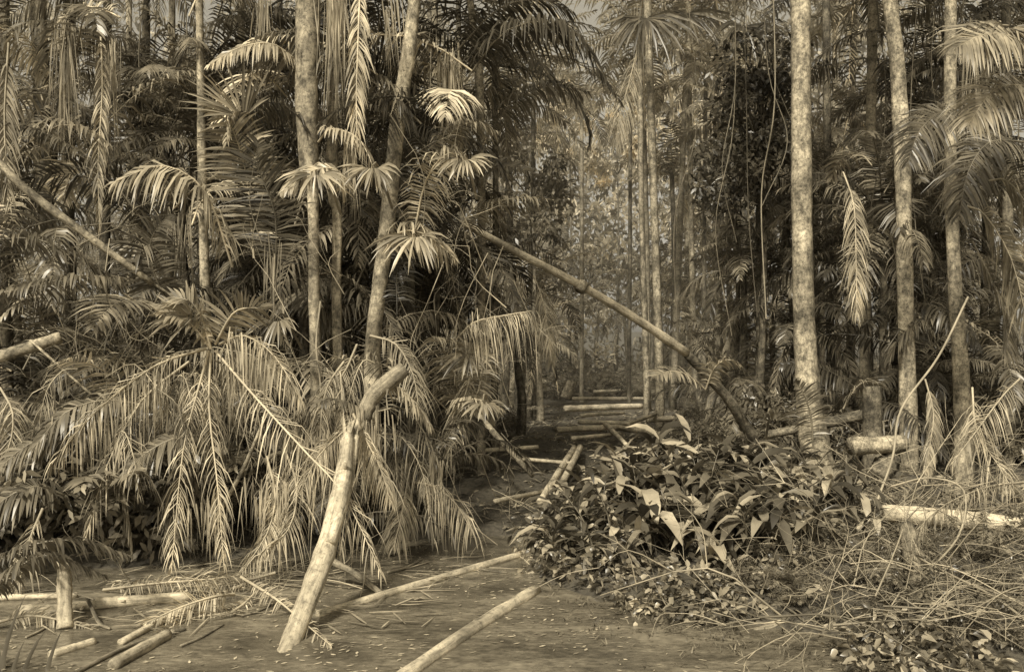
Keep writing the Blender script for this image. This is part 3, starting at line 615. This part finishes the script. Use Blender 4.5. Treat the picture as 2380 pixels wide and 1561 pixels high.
# ---------------------------------------------------------------- twigs, lianas
tw=Acc(); R=np.random.default_rng(41)
def twig(p,d,ln,r,depth=0):
    d=nrm(d); m=p+d*ln*.5+R.normal(0,ln*.07,3); q=p+d*ln+R.normal(0,ln*.12,3)-np.array([0,0,ln*.08])
    pth=smooth_path([p,m,q],7); tube(tw,pth,[r,r*.4],4,R.uniform(.4,1.8),False)
    if depth<2:
        for k in range(3):
            j=R.integers(2,len(pth)); twig(pth[j],d+R.normal(0,.55,3),ln*R.uniform(.4,.65),r*.55,depth+1)
for k in range(120):
    px=R.uniform(1720,2420); py=R.uniform(1120,1500); d=max(5.9,4122/(py+50-820)*R.uniform(.88,1.0))
    dirx=np.array([R.choice([-1,1])*R.uniform(.4,1),R.normal(0,.5),R.uniform(-.1,.9)])
    twig(S(px,py,d),dirx,R.uniform(.4,1.2),R.uniform(.003,.009))
for k in range(30):
    px=R.uniform(200,1250); py=R.uniform(1200,1400); d=4122/(py-820)
    twig(S(px,py,d),np.array([R.normal(0,1),R.normal(0,.4),R.uniform(0,.4)]),R.uniform(.3,.8),.005)
for k in range(60):
    px=R.uniform(100,1200); py=R.uniform(500,1150); d=R.uniform(8.6,10.5)
    twig(S(px,py,d),np.array([R.normal(0,.6),R.normal(0,.3),R.normal(0,1)]),R.uniform(.5,1.3),.006)
obj('dry_twigs',tw.mesh('dry_twigs',M_dry))
lv=Acc()
for pts,r in [([(2250,690,9.5),(2180,830,9.3),(2095,950,9.1),(2075,1060,8.9),(2040,1160,8.7)],.012),([(2070,1130,8),(2160,1110,7.8),(2240,1140,7.6),(2225,1250,7.3),(2120,1350,7),(1980,1420,6.8)],.009),
    ([(745,700,9.2),(735,800,9.1),(745,900,9.1),(742,1010,9.1)],.01),([(2385,1440,6),(2300,1380,6.3),(2200,1330,6.8),(2050,1250,7.5)],.009),([(1750,1430,6.6),(1900,1350,7),(2100,1310,7.2),(2380,1400,6.6)],.008)]:
    tube(lv,smooth_path([S(*p) for p in pts],26),r,6,1.3,False)
for k in range(30):
    px=R.choice([R.uniform(0,1150),R.uniform(1500,2380)]); d=R.uniform(11,22); p0=S(px,-100,d); p1=S(px+R.normal(0,25),R.uniform(400,900),d)
    tube(lv,smooth_path([p0,p0*.6+p1*.4+R.normal(0,.15,3),p0*.3+p1*.7+R.normal(0,.15,3),p1],18),R.uniform(.006,.012),4,R.uniform(.4,1.),False)
obj('liana',lv.mesh('liana',M_dry))

# ---------------------------------------------------------------- mist in the forest interior
mm,nt,N,L=newmat('mist'); vs=N('ShaderNodeVolumeScatter'); vs.inputs['Color'].default_value=(1,.91,.72,1); vs.inputs['Density'].default_value=.006
o=N('ShaderNodeOutputMaterial'); L(vs.outputs[0],o.inputs['Volume'])
a=Acc(); bx=np.array([[x,y,z] for z in (-1,40) for y in (18,95) for x in (-75,75)],float)
a.add(bx,np.array([[0,2,3,1],[4,5,7,6],[0,1,5,4],[2,6,7,3],[0,4,6,2],[1,3,7,5]]),1.); obj('mist',a.mesh('mist',mm))

# ---------------------------------------------------------------- light, sky, camera
w=bpy.data.worlds.new("World"); sc.world=w; w.use_nodes=True; nt=w.node_tree; nt.nodes.clear()
sk=nt.nodes.new('ShaderNodeTexSky'); sk.sky_type='NISHITA'; sk.sun_disc=False
EL,AZ=math.radians(46),math.radians(202)
sk.sun_elevation=EL; sk.sun_rotation=AZ; sk.dust_density=3
bw=nt.nodes.new('ShaderNodeRGBToBW'); nt.links.new(sk.outputs[0],bw.inputs[0])
vm=nt.nodes.new('ShaderNodeVectorMath'); vm.operation='SCALE'; vm.inputs[0].default_value=(1,.91,.72); nt.links.new(bw.outputs[0],vm.inputs['Scale'])
bg_=nt.nodes.new('ShaderNodeBackground'); bg_.inputs['Strength'].default_value=.15; nt.links.new(vm.outputs[0],bg_.inputs[0])
wo=nt.nodes.new('ShaderNodeOutputWorld'); nt.links.new(bg_.outputs[0],wo.inputs[0])
sl=bpy.data.lights.new('sun','SUN'); sl.energy=5.0; sl.angle=math.radians(6); sl.color=(1,.925,.77)
so=bpy.data.objects.new('sun',sl); sc.collection.objects.link(so)
dirv=Vector((math.sin(AZ)*math.cos(EL),math.cos(AZ)*math.cos(EL),math.sin(EL)))
so.rotation_euler=dirv.to_track_quat('Z','Y').to_euler()
cd=bpy.data.cameras.new('camera'); cd.sensor_width=36; cd.lens=36*F/2380; cd.shift_y=.0166; cd.clip_end=2000
co=bpy.data.objects.new('camera',cd); co.location=(0,0,H); co.rotation_euler=(math.pi/2,0,0); sc.collection.objects.link(co)
sc.camera=co
sc.view_settings.view_transform='Standard'; sc.view_settings.look='None'; sc.view_settings.exposure=0
